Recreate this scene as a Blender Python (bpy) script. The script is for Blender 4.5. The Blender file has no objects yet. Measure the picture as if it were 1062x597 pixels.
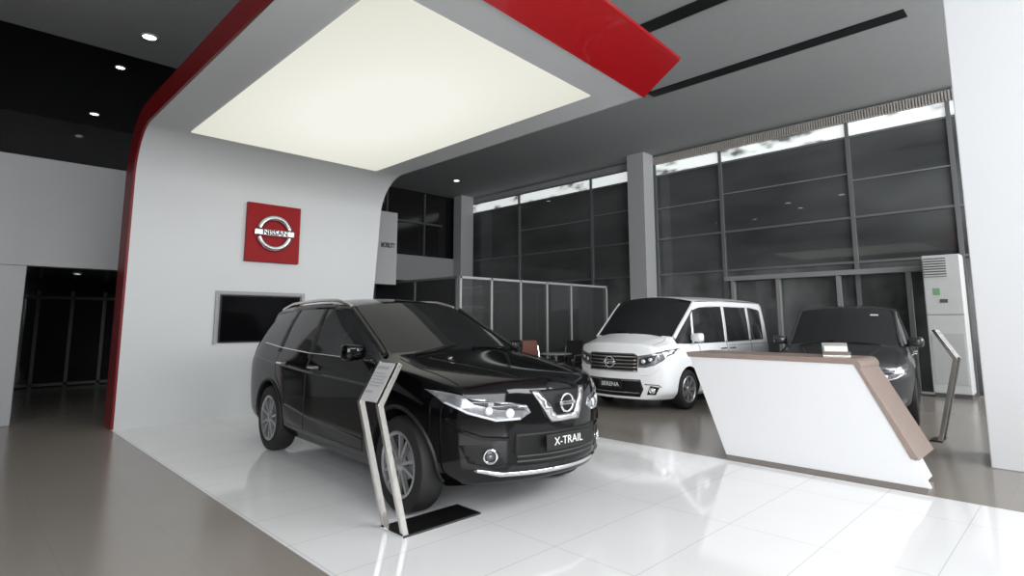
import bpy, bmesh, math, random
from mathutils import Vector, Matrix
from mathutils.bvhtree import BVHTree
random.seed(4)
C = bpy.context.scene; col = C.collection
PI = math.pi; RAD = math.radians

# ------------------------------------------------------------------ materials
def M(name, color, rough=.5, metal=0., emit=0., coat=0., var=.06, scale=6., spec=.5, ecol=None, crough=.02):
    m = bpy.data.materials.new(name); m.use_nodes = True
    nt = m.node_tree; b = nt.nodes['Principled BSDF']
    tc = nt.nodes.new('ShaderNodeTexCoord'); nz = nt.nodes.new('ShaderNodeTexNoise')
    nz.inputs['Scale'].default_value = scale; nz.inputs['Detail'].default_value = 3
    nt.links.new(tc.outputs['Object'], nz.inputs['Vector'])
    mx = nt.nodes.new('ShaderNodeMix'); mx.data_type = 'RGBA'
    mx.inputs[6].default_value = (*[c*(1-var) for c in color], 1)
    mx.inputs[7].default_value = (*[min(1, c*(1+var)) for c in color], 1)
    nt.links.new(nz.outputs['Fac'], mx.inputs[0])
    nt.links.new(mx.outputs[2], b.inputs['Base Color'])
    b.inputs['Roughness'].default_value = rough; b.inputs['Metallic'].default_value = metal
    b.inputs['Specular IOR Level'].default_value = spec
    b.inputs['Coat Weight'].default_value = coat; b.inputs['Coat Roughness'].default_value = crough
    if emit:
        b.inputs['Emission Strength'].default_value = emit
        b.inputs['Emission Color'].default_value = (*(ecol or color), 1)
        if ecol is None: nt.links.new(mx.outputs[2], b.inputs['Emission Color'])
    return m

def tile_mat(name, c1, c2, mortar, bw, rh, msize, rough, spec=.5, off=(0,0,0)):
    m = M(name, c1, rough, spec=spec); nt = m.node_tree; b = nt.nodes['Principled BSDF']
    tc = nt.nodes.new('ShaderNodeTexCoord'); mp = nt.nodes.new('ShaderNodeMapping')
    mp.inputs['Location'].default_value = off
    br = nt.nodes.new('ShaderNodeTexBrick'); br.offset = 0; br.squash = 1
    br.inputs['Color1'].default_value = (*c1, 1); br.inputs['Color2'].default_value = (*c2, 1)
    br.inputs['Mortar'].default_value = (*mortar, 1); br.inputs['Scale'].default_value = 1
    br.inputs['Mortar Size'].default_value = msize; br.inputs['Brick Width'].default_value = bw
    br.inputs['Row Height'].default_value = rh; br.inputs['Mortar Smooth'].default_value = .1
    nt.links.new(tc.outputs['Object'], mp.inputs[0]); nt.links.new(mp.outputs[0], br.inputs['Vector'])
    nz = nt.nodes.new('ShaderNodeTexNoise'); nz.inputs['Scale'].default_value = 1.3; nz.inputs['Detail'].default_value = 6
    nt.links.new(tc.outputs['Object'], nz.inputs['Vector'])
    mr = nt.nodes.new('ShaderNodeMapRange'); mr.inputs[3].default_value = .94; mr.inputs[4].default_value = 1.04
    nt.links.new(nz.outputs['Fac'], mr.inputs[0])
    ml = nt.nodes.new('ShaderNodeMix'); ml.data_type = 'RGBA'; ml.blend_type = 'MULTIPLY'; ml.inputs[0].default_value = 1
    nt.links.new(br.outputs['Color'], ml.inputs[6]); nt.links.new(mr.outputs[0], ml.inputs[7])
    nt.links.new(ml.outputs[2], b.inputs['Base Color'])
    return m

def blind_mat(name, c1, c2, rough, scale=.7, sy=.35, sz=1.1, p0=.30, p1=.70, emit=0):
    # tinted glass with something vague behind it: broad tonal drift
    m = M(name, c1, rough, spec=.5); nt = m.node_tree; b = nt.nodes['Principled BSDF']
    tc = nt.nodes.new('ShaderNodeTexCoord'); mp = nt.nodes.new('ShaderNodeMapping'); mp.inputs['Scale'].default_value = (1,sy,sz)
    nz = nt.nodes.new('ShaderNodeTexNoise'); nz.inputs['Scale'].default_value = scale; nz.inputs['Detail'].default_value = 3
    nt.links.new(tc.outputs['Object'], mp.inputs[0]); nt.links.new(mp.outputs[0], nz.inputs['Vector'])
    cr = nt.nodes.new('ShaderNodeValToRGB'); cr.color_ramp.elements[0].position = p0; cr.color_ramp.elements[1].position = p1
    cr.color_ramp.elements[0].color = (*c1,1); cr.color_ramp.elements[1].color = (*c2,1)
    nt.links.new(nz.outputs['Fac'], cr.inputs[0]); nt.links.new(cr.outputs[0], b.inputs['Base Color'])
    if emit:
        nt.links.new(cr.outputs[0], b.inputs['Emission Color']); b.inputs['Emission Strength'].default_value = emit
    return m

def glass_mat(name, tint, haze, rough=.02):
    m = bpy.data.materials.new(name); m.use_nodes = True; nt = m.node_tree
    nt.nodes.remove(nt.nodes['Principled BSDF']); out = nt.nodes['Material Output']
    t = nt.nodes.new('ShaderNodeBsdfTransparent'); t.inputs[0].default_value = (*tint, 1)
    df = nt.nodes.new('ShaderNodeBsdfDiffuse'); df.inputs[0].default_value = (.22,.225,.225,1)
    m0 = nt.nodes.new('ShaderNodeMixShader'); m0.inputs[0].default_value = haze
    nt.links.new(t.outputs[0], m0.inputs[1]); nt.links.new(df.outputs[0], m0.inputs[2])
    g = nt.nodes.new('ShaderNodeBsdfGlossy'); g.inputs['Roughness'].default_value = rough
    f = nt.nodes.new('ShaderNodeFresnel'); f.inputs[0].default_value = 1.5
    mx = nt.nodes.new('ShaderNodeMixShader')
    nt.links.new(f.outputs[0], mx.inputs[0]); nt.links.new(m0.outputs[0], mx.inputs[1]); nt.links.new(g.outputs[0], mx.inputs[2])
    nt.links.new(mx.outputs[0], out.inputs[0])
    return m

def light_sheet(name):
    m = bpy.data.materials.new(name); m.use_nodes = True; nt = m.node_tree; b = nt.nodes['Principled BSDF']
    b.inputs['Base Color'].default_value = (.15,.15,.14,1); b.inputs['Roughness'].default_value = .7; b.inputs['Specular IOR Level'].default_value = .1
    tc = nt.nodes.new('ShaderNodeTexCoord'); mp = nt.nodes.new('ShaderNodeMapping')
    mp.inputs['Location'].default_value = (-1,-1,0); mp.inputs['Scale'].default_value = (2,2,0)
    gr = nt.nodes.new('ShaderNodeTexGradient'); gr.gradient_type = 'SPHERICAL'
    mp2 = nt.nodes.new('ShaderNodeMapping'); mp2.inputs['Scale'].default_value = (.62,.62,0)
    cr = nt.nodes.new('ShaderNodeValToRGB'); cr.color_ramp.elements[0].color = (.70,.70,.60,1); cr.color_ramp.elements[1].color = (.90,.90,.82,1)
    cr.color_ramp.elements[0].position = .10; cr.color_ramp.elements[1].position = .70
    nt.links.new(tc.outputs['Generated'], mp.inputs[0]); nt.links.new(mp.outputs[0], mp2.inputs[0]); nt.links.new(mp2.outputs[0], gr.inputs[0])
    nt.links.new(gr.outputs['Fac'], cr.inputs[0]); nt.links.new(cr.outputs[0], b.inputs['Emission Color'])
    b.inputs['Emission Strength'].default_value = .95
    return m

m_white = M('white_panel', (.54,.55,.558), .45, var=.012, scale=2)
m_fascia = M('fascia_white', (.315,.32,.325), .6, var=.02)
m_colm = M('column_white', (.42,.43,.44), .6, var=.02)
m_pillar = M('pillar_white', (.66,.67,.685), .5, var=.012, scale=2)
m_ceil = M('ceiling_grey', (.37,.38,.385), .8)
m_black = M('black_void', (.004,.004,.005), .4)
m_darkwall = M('dark_wall', (.012,.012,.013), .10)
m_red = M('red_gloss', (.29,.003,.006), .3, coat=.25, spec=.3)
m_redshade = M('red_side_shaded', (.16,.004,.006), .4, spec=.3)  # darker copy of the red: shade on the left side put into the colour
m_logo_red = M('logo_red', (.25,.003,.006), .4, spec=.15)
m_light = light_sheet('luminous_sheet')
m_floor = tile_mat('brown_tile', (.275,.248,.219), (.27,.244,.216), (.24,.216,.191), .6, .6, .002, .20, spec=.5)
m_wfloor = tile_mat('white_tile', (.86,.865,.87), (.845,.85,.855), (.62,.62,.62), 1.2, .6, .003, .07, spec=.5, off=(.7,-.15,0))
m_alu = M('aluminium', (.24,.25,.255), .35, .4)
m_aluw = M('pale_frame', (.42,.43,.43), .5)
m_doorf = M('door_frame_grey', (.30,.31,.31), .5)
m_louv = M('louvre_taupe', (.46,.43,.39), .5)
m_darkframe = M('dark_frame', (.07,.07,.07), .4)
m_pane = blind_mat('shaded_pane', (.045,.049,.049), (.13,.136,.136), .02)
m_pane2 = blind_mat('lower_pane_lit', (.045,.048,.048), (.20,.205,.205), .02, scale=1.1, sy=.8, sz=.6)  # lighter than the upper panes: incoming light put into the colour
m_sky = blind_mat('sky_glow_pane', (.12,.13,.13), (.84,.88,.87), .5, scale=1.3, sy=.9, sz=2.5, p0=.34, p1=.47, emit=.70)  # the pane itself glows, standing in for daylight coming through
m_glass = glass_mat('partition_glass', (.60,.62,.62), .22)
m_dglass = glass_mat('dim_partition_glass', (.60,.62,.62), .05)
m_chrome = M('chrome', (.80,.81,.82), .08, 1.)
m_chrome2 = M('satin_chrome', (.62,.62,.63), .22, 1., var=.25, scale=4)
m_brush = M('brushed_steel', (.62,.60,.57), .22, 1.)
m_blackpaint = M('black_paint', (.002,.002,.0025), .4, coat=.85, var=.0, spec=.0, crough=.06)
m_greypaint = M('grey_paint', (.055,.057,.060), .3, .4, coat=1., spec=.4)
m_whitepaint = M('white_paint', (.88,.89,.90), .3, coat=.5, var=.0, crough=.08)
m_cglass = M('car_glass', (.010,.0105,.011), .05, spec=.18)
m_cglass2 = M('car_glass_bright', (.018,.019,.020), .03, spec=.7)
m_sglass = M('car_side_glass', (.028,.030,.031), .05, spec=.4, var=.6, scale=2.5)
m_plastic = M('black_plastic', (.008,.008,.008), .45, spec=.3)
m_rubber = M('tyre_rubber', (.012,.012,.012), .7)
m_alloy = M('alloy', (.42,.42,.43), .30, .7)
m_lens = M('lamp_housing', (.32,.33,.35), .15, .6, coat=1., var=.5, scale=14)
m_lensd = M('lamp_dark', (.035,.035,.04), .12, coat=1.)
m_lensw = M('lamp_glass', (.66,.68,.71), .10, .3, coat=1., emit=.04)
m_plate = M('plate_black', (.008,.008,.008), .3)
m_letter = M('white_letters', (.85,.85,.85), .5)
m_dletter = M('dark_letters', (.015,.015,.018), .5)
m_taupe = M('taupe_laminate', (.305,.235,.203), .35, var=.10, scale=9)
m_deskw = M('desk_white', (.82,.825,.835), .3, var=.008, scale=2)
m_kick = M('kick_grey', (.30,.27,.25), .4)
m_screen = M('tv_screen', (.003,.003,.0035), .12, spec=.08)
m_acw = M('ac_white', (.60,.61,.60), .45)
m_acd = M('ac_dark', (.10,.10,.10), .5)
m_acg = M('ac_intake', (.50,.51,.50), .5)
m_green = M('green_sticker', (.20,.42,.22), .5)
m_chairb = M('brown_leather', (.20,.065,.04), .45)
m_chairk = M('black_mesh', (.015,.015,.016), .5)
m_paper = M('paper', (.72,.72,.70), .6)
m_signp = M('silver_sign_panel', (.50,.50,.50), .4)
m_print = M('grey_print', (.34,.34,.35), .5)
m_grey = M('mid_grey', (.28,.28,.29), .45)
m_tail = M('tail_red', (.16,.006,.008), .15, coat=1.)
m_lamp = M('lamp_emit', (1,1,.97), .5, emit=7.)

# ------------------------------------------------------------------ mesh helpers
def box(bm, x0, x1, y0, y1, z0, z1, mi=0):
    v = [bm.verts.new(p) for p in ((x0,y0,z0),(x1,y0,z0),(x1,y1,z0),(x0,y1,z0),(x0,y0,z1),(x1,y0,z1),(x1,y1,z1),(x0,y1,z1))]
    for q in ((0,3,2,1),(4,5,6,7),(0,1,5,4),(1,2,6,5),(2,3,7,6),(3,0,4,7)):
        f = bm.faces.new([v[i] for i in q]); f.material_index = mi
def hexa(bm, p, mi=0):
    v = [bm.verts.new(q) for q in p]
    for q in ((0,3,2,1),(4,5,6,7),(0,1,5,4),(1,2,6,5),(2,3,7,6),(3,0,4,7)):
        f = bm.faces.new([v[i] for i in q]); f.material_index = mi
def prism(bm, poly, fn, mi=0):
    a = [bm.verts.new(fn(p, 0)) for p in poly]; b = [bm.verts.new(fn(p, 1)) for p in poly]; n = len(poly)
    bm.faces.new(a).material_index = mi; bm.faces.new(b[::-1]).material_index = mi
    for i in range(n):
        bm.faces.new((a[i], b[i], b[(i+1) % n], a[(i+1) % n])).material_index = mi
def tube(bm, pts, r, n=8, closed=False):
    pts = [Vector(p) for p in pts]; N = len(pts); rings = []; ref = None
    for i, p in enumerate(pts):
        if closed: t = pts[(i+1) % N] - pts[i-1]
        else: t = pts[min(i+1, N-1)] - pts[max(i-1, 0)]
        t.normalize()
        if ref is None:
            ref = t.orthogonal().normalized()
        ref = (ref - t*ref.dot(t)); ref = ref.normalized() if ref.length > 1e-6 else t.orthogonal().normalized()
        s = t.cross(ref)
        rings.append([bm.verts.new(p + ref*math.cos(2*PI*k/n)*r + s*math.sin(2*PI*k/n)*r) for k in range(n)])
    for i in range(N if closed else N-1):
        a, b = rings[i], rings[(i+1) % N]
        for k in range(n): bm.faces.new((a[k], a[(k+1) % n], b[(k+1) % n], b[k]))
    if not closed:
        bm.faces.new(rings[0][::-1]); bm.faces.new(rings[-1])
def lathe(bm, prof, axis='x', n=40, c=(0,0,0), closed=True):
    rings = []
    for k in range(n):
        a = 2*PI*k/n; ca, sa = math.cos(a), math.sin(a); ring = []
        for h, r in prof:
            if axis == 'x': p = (h, r*ca, r*sa)
            elif axis == 'y': p = (r*ca, h, r*sa)
            else: p = (r*ca, r*sa, h)
            ring.append(bm.verts.new(Vector(p)+Vector(c)))
        rings.append(ring)
    m = len(prof)
    for k in range(n):
        a, b = rings[k], rings[(k+1) % n]
        for i in range(m if closed else m-1):
            bm.faces.new((a[i], a[(i+1) % m], b[(i+1) % m], b[i]))
def sharpen(bm, ang=38):
    for f in bm.faces: f.smooth = True
    for e in bm.edges:
        if len(e.link_faces) == 2 and e.calc_face_angle(0) > RAD(ang): e.smooth = False
def obj(name, bm, mats, parent=None, smooth=False, bevel=0, loc=None, rot=None, recalc=True, ang=38):
    if recalc: bmesh.ops.recalc_face_normals(bm, faces=bm.faces)
    if smooth: sharpen(bm, ang)
    me = bpy.data.meshes.new(name); bm.to_mesh(me); bm.free()
    for m in (mats if isinstance(mats, (list, tuple)) else [mats]): me.materials.append(m)
    o = bpy.data.objects.new(name, me); col.objects.link(o)
    if parent: o.parent = parent
    if loc: o.location = loc
    if rot: o.rotation_euler = rot
    if bevel:
        b = o.modifiers.new('bevel', 'BEVEL'); b.width = bevel; b.segments = 2; b.limit_method = 'ANGLE'
    return o
def boxo(name, dims, mat, parent=None, bevel=0, **k):
    bm = bmesh.new(); box(bm, *dims); return obj(name, bm, mat, parent, bevel=bevel, **k)
def tag(o, label, cat, group=None):
    o['label'] = label; o['category'] = cat
    if group: o['group'] = group
    return o
def thing(name, label, cat, loc=(0,0,0), rotz=0, group=None):
    o = bpy.data.objects.new(name, None); col.objects.link(o); o.location = loc; o.rotation_euler = (0,0,rotz)
    o.empty_display_size = .2
    return tag(o, label, cat, group)
def struct(o): o['kind'] = 'structure'; return o
def copy_tree(o, parent=None):
    c = o.copy(); col.objects.link(c); c.parent = parent
    for ch in list(o.children): copy_tree(ch, c)
    return c
def text(body, size, mat, parent, loc, rot=(PI/2,0,0), name='lettering', ext=.002, sx=1., bold=0.):
    cu = bpy.data.curves.new('t', 'FONT'); cu.body = body; cu.size = size; cu.extrude = ext; cu.offset = bold
    cu.align_x = 'CENTER'; cu.align_y = 'CENTER'
    t = bpy.data.objects.new('t', cu); col.objects.link(t)
    dg = bpy.context.evaluated_depsgraph_get()
    me = bpy.data.meshes.new_from_object(t.evaluated_get(dg)); bpy.data.objects.remove(t)
    me.materials.clear(); me.materials.append(mat)
    o = bpy.data.objects.new(name, me); col.objects.link(o); o.parent = parent
    o.location = loc; o.rotation_euler = rot; o.scale = (sx,1,1)
    return o

# ------------------------------------------------------------------ room
struct(boxo('floor', (-9,16,-8,18,-.12,0), m_floor))
struct(boxo('floor', (1.68,5.9,-4,9.28,0,.004), m_wfloor))
bm = bmesh.new(); box(bm, -9,14.6,-8,11.7,6.15,6.4); box(bm, 5.6,14.6,11.7,17,6.15,6.4)
struct(obj('ceiling', bm, m_ceil))
struct(boxo('ceiling', (-9,5.6,11.7,17,6.22,6.4), m_black))
struct(boxo('ceiling', (-9,6.9,10.85,17,2.25,2.4), m_darkwall))
struct(boxo('wall_back', (-9,14.6,17,17.2,0,6.4), m_darkwall))
struct(boxo('wall_left', (-9.2,-9,-2,17.2,0,6.4), m_darkwall))
tr = struct(boxo('trim_1', (-9,6.9,10.6,10.85,2.22,3.80), m_fascia))
struct(boxo('trim_2', (6.9,14.2,16.75,17,2.85,3.75), m_fascia))
struct(boxo('trim_3', (9.96,10.24,1.6,6.1,6.130,6.15), m_black))
struct(boxo('trim_4', (7.50,7.80,1.2,5.0,6.130,6.15), m_black))
text('MOBILITY', .15, m_dletter, tr, (6.668,10.59,3.06), sx=.52, bold=.003)
struct(boxo('wall_right', (14.2,14.5,-.2,17.2,5.95,6.15), m_ceil))
# dark upper glazing bars beyond the right end of the display wall
bm = bmesh.new()
for x in (9.0,10.6,12.2): box(bm, x-.03,x+.03,16.94,17.0,3.8,6.1)
box(bm, 7,13,16.93,17.0,4.95,5.02)
struct(obj('window_3', bm, m_darkframe))

def window(name, y0, y1, mull, X=14.2):
    ZS = [0,2.72,3.72,5.56,5.92]
    bm = bmesh.new()
    for y in mull: box(bm, X-.06, X+.06, y-.04, y+.04, 0, 5.95)
    for z in ZS[1:]: box(bm, X-.05, X+.05, y0, y1, z-.025, z+.025)
    w = struct(obj(name, bm, m_alu))
    ys = sorted(mull)
    for a, b in zip(ys[:-1], ys[1:]):
        for i in range(4):
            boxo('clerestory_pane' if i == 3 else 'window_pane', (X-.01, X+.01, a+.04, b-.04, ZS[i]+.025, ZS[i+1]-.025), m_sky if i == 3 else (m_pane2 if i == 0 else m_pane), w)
    return w
window('window_1', -.2, 8.5, [-.2,1.7,3.55,6.55,8.5])
window('window_2', 9.0, 17, [9.0,10.8,14.0,17])
w = bpy.data.objects['window_1']
bm = bmesh.new()
for k in range(150):
    y = .3+k*.055; box(bm, 14.02,14.1,y,y+.03,5.88,6.08)
obj('vent_louvre', bm, m_louv, w)
for wn, spans in (('window_1', ((1.75,3.5,4.55),(3.6,6.5,4.72),(6.6,8.45,4.6))), ('window_2', ((9.05,10.75,4.7),(10.85,13.95,4.6)))):
    for a, b, z in spans:
        boxo('blind_bar', (14.15,14.18,a,b,z-.012,z+.012), m_grey, bpy.data.objects[wn])
bm = bmesh.new()
for y in (2.6,3.9,5.2,6.3): box(bm, 14.0,14.12,y-.04,y+.04,0,2.5)
box(bm, 13.98,14.14,1.75,6.5,2.44,2.55)
dd = struct(obj('door_1', bm, m_doorf))
for y in (3.8,4.0):
    bm = bmesh.new(); tube(bm, [(13.92,y,.8),(13.92,y,1.5)], .018, 8); obj('door_handle', bm, m_chrome, dd)

def column(x0,x1,y0,y1,z1,label,m=m_colm,z0=0):
    return tag(boxo('column', (x0,x1,y0,y1,z0,z1), m, bevel=.01), label, 'column')
column(13.5,14.0,8.45,9.0,6.15,'square pale column behind the white van, nearest of the window columns')
column(13.4,14.0,16.3,16.75,6.15,'distant pale column at the far corner of the glazing')
column(7.45,8.3,-2.2,.84,6.15,'huge white pillar at the right edge, nearest to the camera',m_pillar)
column(-1.0,.75,10.62,11.0,2.22,'short white pillar under the fascia at the left edge',m_fascia)

def partition(name, label, a, b, h, posts, rails, mfr, fr=.025, glass=m_glass):
    a = Vector(a); b = Vector(b); d = (b-a); L = d.length; rz = math.atan2(d.y, d.x)
    r = thing(name, label, 'glass partition', a, rz)
    bm = bmesh.new()
    for p in posts: box(bm, p-fr, p+fr, -fr, fr, 0, h)
    for z in rails: box(bm, 0, L, -fr, fr, z-fr, z+fr)
    obj('frame', bm, mfr, r)
    ps = sorted(posts)
    for p, q in zip(ps[:-1], ps[1:]): boxo('glass_pane', (p+fr, q-fr, -.006, .006, fr, h-fr), glass, r)
    return r
partition('glass_partition', 'dim framed glass partition deep under the low ceiling at the left', (-1,16.2,0), (6.5,16.2,0), 2.1, [0,1.2,2.4,3.0,3.6,4.4,5.2,6.3,7.5], [1.95,.06], m_darkframe, .03, m_dglass)
partition('glass_partition', 'pale framed glass office front between the black car and the van', (7.9,9.65,0), (13.3,9.65,0), 2.42, [.03,.95,1.9,2.85,3.8,5.37], [2.39,.05], m_aluw)
partition('glass_partition', 'glass office side wall running back beside the logo wall', (7.9,16.7,0), (7.9,9.7,0), 2.42, [0.03,1.8,3.6,5.4,6.97], [2.39,1.2,.05], m_alu)
# ------------------------------------------------------------------ display arch
r = thing('display_arch', 'white curved display wall and canopy with glowing ceiling panel and red edges', 'display arch')
X0 = 1.68
def X1(p): return 5.70 if p[0] < 8.4 else 5.44+.26*min(1, p[1]/4.0)
SK = .075      # the canopy front runs slightly out of square
def yy(p, x): return p[0] - (SK*(5.70-x) if p[0] < 3.7 else 0)
def arc(cx, cz, rr, a0, a1, n=10): return [(cx+rr*math.cos(RAD(a0+(a1-a0)*i/n)), cz+rr*math.sin(RAD(a0+(a1-a0)*i/n))) for i in range(n+1)]
inner = [(9.28,0)] + arc(8.62,3.43,.66,0,90) + [(3.54,4.09)]
outer = [(3.06,4.40)] + arc(8.85,3.5,.90,90,0)+[(9.75,0)]
bm = bmesh.new()
prof = inner + outer; n = len(prof); E = .03
a = [bm.verts.new((X0+E, yy(p,X0+E), p[1])) for p in prof]; b = [bm.verts.new((X1(p)-E, yy(p,X1(p)-E), p[1])) for p in prof]
for i in range(n): bm.faces.new((a[i], b[i], b[(i+1) % n], a[(i+1) % n]))
obj('canopy_shell', bm, m_white, r, smooth=True)
for side in (0,1):
    bm = bmesh.new(); ni = len(inner)
    xa = (lambda p: X0) if side == 0 else (lambda p: X1(p)-E); xb = (lambda p: X0+E) if side == 0 else X1
    A = [bm.verts.new((xa(p),yy(p,xa(p)),p[1])) for p in prof]; B = [bm.verts.new((xb(p),yy(p,xb(p)),p[1])) for p in prof]
    for S in (A,B):
        for i in range(ni-1):
            j = n-1-i
            if i+1 < j-1: bm.faces.new((S[i],S[i+1],S[j-1],S[j]))
    for i in range(n): bm.faces.new((A[i],B[i],B[(i+1)%n],A[(i+1)%n]))
    obj('red_side_band' if side == 0 else 'white_side_band', bm, m_redshade if side == 0 else m_white, r)
bm = bmesh.new(); prism(bm, [(3.54,4.085),(3.05,4.395),(3.04,4.42),(3.56,4.42)], lambda p,s: ((X0-.004) if s==0 else 5.704, yy(p,(X0-.004) if s==0 else 5.704)-.004, p[1]-.003))
obj('red_front_lip', bm, m_red, r)
bm = bmesh.new(); prism(bm, [(2.22,3.95-SK*2.98),(5.20,3.95),(5.20,8.72),(2.22,8.72)], lambda p, s: (p[0], p[1], 4.075 if s == 0 else 4.087))
obj('light_panel', bm, m_light, r)

# logo sign
s = thing('wall_sign', 'red square sign with chrome ring badge on white wall', 'sign', (3.66,9.28,2.84))
boxo('sign_board', (-.43,.43,-.07,0,-.47,.47), m_logo_red, s, bevel=.008)
def badge(parent, rr, loc, letter=True, rx=0, mat=m_chrome, bar=1.28, th=.13):
    bm = bmesh.new()
    for a0, a1 in ((16,164),(196,344)):
        tube(bm, [(rr*math.cos(RAD(a0+(a1-a0)*i/24)), 0, rr*math.sin(RAD(a0+(a1-a0)*i/24))) for i in range(25)], rr*th, 10)
    o = obj('badge_ring', bm, mat, parent, smooth=True, loc=loc, rot=(rx,0,0))
    bm = bmesh.new(); box(bm, -rr*bar, rr*bar, -rr*.16, rr*.05, -rr*.21, rr*.21)
    b = obj('badge_bar', bm, mat, o, bevel=rr*.07)
    if letter: text('NISSAN', rr*.44, m_dletter, o, (0,-rr*.17,0), ext=rr*.012, sx=1.1, bold=rr*.008)
    return o
badge(s, .25, (0,-.085,0), mat=m_chrome2, th=.19)
# screen
t = thing('television', 'black flat screen mounted in the white display wall', 'television', (3.54,9.275,1.47))
boxo('bezel', (-.62,.62,-.05,-.02,-.36,.36), m_plastic, t, bevel=.006)
boxo('screen', (-.60,.60,-.054,-.05,-.34,.34), m_screen, t)
boxo('mount', (-.3,.3,-.02,0,-.2,.2), m_plastic, t)
bm = bmesh.new()
box(bm,-.68,.70,-.03,0,.37,.42); box(bm,-.68,-.645,-.03,0,-.38,.37); box(bm,.65,.70,-.03,0,-.38,.37)
obj('niche_surround', bm, m_grey, t)

# ------------------------------------------------------------------ car tools
def shell(st, matfn, nose, tail, yf, bowf, yr, bowr, axles, arch_r, axz, arch_in, mats, creases=(), lip=.5):
    bm = bmesh.new()
    rows = []
    for y, zb, wb, pts in st:
        row = [[wb*i/4, y, zb] for i in range(5)]
        for p in pts: row.append([p[0], y+(p[2] if len(p) > 2 else 0), p[1]])
        rows.append(row)
    ymin, ymax = st[0][0], st[-1][0]
    def warp(p):
        x, y, z = p
        if y < yf: y += bowf*((yf-y)/(yf-ymin))*(abs(x)/.9)**2
        if y > yr: y -= bowr*((y-yr)/(ymax-yr))*(abs(x)/.9)**2
        return (x, y, z)
    def cap(row, off):
        P = [Vector(p) for p in row]
        g = [[None]*5 for _ in range(5)]
        for i in range(5):
            for j in range(5):
                u, v = i/4, j/4
                bot, top, side = P[i], P[12-i], P[4+j]
                cen = Vector((0, P[0].y*(1-v)+P[12].y*v, side.z*(1 if 0<j<4 else 0) + (P[0].z if j==0 else P[12].z if j==4 else 0)))
                q = bot*(1-v)+top*v+cen*(1-u)+side*u-(P[0]*(1-u)*(1-v)+P[4]*u*(1-v)+P[12]*(1-u)*v+P[8]*u*v)
                q.y += off[j]*(1-u**3)
                g[i][j] = q
        return g
    cf, cr = cap(rows[0], nose), cap(rows[-1], tail)
    for i in range(5):   # keep station rows welded with the bowed caps
        rows[0][i] = list(cf[i][0]); rows[0][12-i] = list(cf[i][4]); rows[-1][i] = list(cr[i][0]); rows[-1][12-i] = list(cr[i][4])
    for sg in (1,-1):
        V = [[bm.verts.new((lambda w: (w[0]*sg, w[1], w[2]))(warp(p))) for p in row] for row in rows]
        for s in range(len(rows)-1):
            for j in range(12):
                f = bm.faces.new((V[s][j], V[s+1][j], V[s+1][j+1], V[s][j+1])); f.material_index = matfn(s, j)
        for g in (cf, cr):
            G = [[bm.verts.new((lambda w: (w[0]*sg, w[1], w[2]))(warp(g[i][j]))) for j in range(5)] for i in range(5)]
            for i in range(4):
                for j in range(4): bm.faces.new((G[i][j], G[i+1][j], G[i+1][j+1], G[i][j+1]))
    keys = {}; rk = lambda q: (round(abs(q[0]),3), round(q[1],3), round(q[2],3))
    for j, w in creases:
        for row in rows: keys.setdefault(j, set()).add(rk(warp(row[j])))
    keys['lip'] = {rk(warp(rows[0][j])) for j in range(8,13)}
    bmesh.ops.remove_doubles(bm, verts=bm.verts, dist=.0008)
    bmesh.ops.recalc_face_normals(bm, faces=bm.faces)
    cl = bm.edges.layers.float.new('crease_edge')
    for e in bm.edges:
        if len(e.link_faces) == 2 and e.link_faces[0].material_index != e.link_faces[1].material_index: e[cl] = .55
        for j, w in list(creases)+[('lip', lip)]:
            if rk(e.verts[0].co) in keys[j] and rk(e.verts[1].co) in keys[j]: e[cl] = max(e[cl], w)
    me = bpy.data.meshes.new('tmp'); bm.to_mesh(me); bm.free()
    for m in mats: me.materials.append(m)
    o = bpy.data.objects.new('tmp', me); col.objects.link(o)
    ss = o.modifiers.new('s', 'SUBSURF'); ss.levels = 3; ss.render_levels = 3
    cuts = []
    for ya in axles:
        cb = bmesh.new()
        for sg in (1,-1):
            lathe(cb, [(arch_in*sg,.0005),(arch_in*sg,arch_r),(1.3*sg,arch_r),(1.3*sg,.0005)], 'x', 48, (0,ya,axz))
        bmesh.ops.remove_doubles(cb, verts=cb.verts, dist=.002)
        bmesh.ops.recalc_face_normals(cb, faces=cb.faces)
        for f in cb.faces: f.material_index = 2
        cm = bpy.data.meshes.new('cut'); cb.to_mesh(cm); cb.free()
        for m in mats: cm.materials.append(m)
        co = bpy.data.objects.new('cut', cm); col.objects.link(co); cuts.append(co)
        bo = o.modifiers.new('b', 'BOOLEAN'); bo.operation = 'DIFFERENCE'; bo.object = co; bo.solver = 'EXACT'
    dg = bpy.context.evaluated_depsgraph_get(); dg.update()
    res = bpy.data.meshes.new_from_object(o.evaluated_get(dg))
    for co in cuts: bpy.data.objects.remove(co)
    bpy.data.objects.remove(o)
    bvh = BVHTree.FromPolygons([v.co.copy() for v in res.vertices], [tuple(p.vertices) for p in res.polygons])
    return res, bvh
def part_of(me, idx, name, mats, parent):
    bm = bmesh.new(); bm.from_mesh(me)
    bmesh.ops.delete(bm, geom=[f for f in bm.faces if f.material_index not in idx], context='FACES')
    return obj(name, bm, mats, parent, smooth=True, recalc=False, ang=30)
def cast(bvh, mode, u, v, sg=1):
    if mode == 'front': o, d = Vector((u,-6,v)), Vector((0,1,0))
    elif mode == 'rear': o, d = Vector((u,6,v)), Vector((0,-1,0))
    elif mode == 'side': o, d = Vector((6*sg,u,v)), Vector((-sg,0,0))
    elif mode == 'top': o, d = Vector((u,v,6)), Vector((0,0,-1))
    h = bvh.ray_cast(o, d)
    if h[0] is None:
        q = o + d*(4.2 if mode in ('front','rear') else 5.2); h = bvh.find_nearest(q)
    n = h[1]
    if n.dot(d) > 0: n = -n
    return h[0], n
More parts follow.
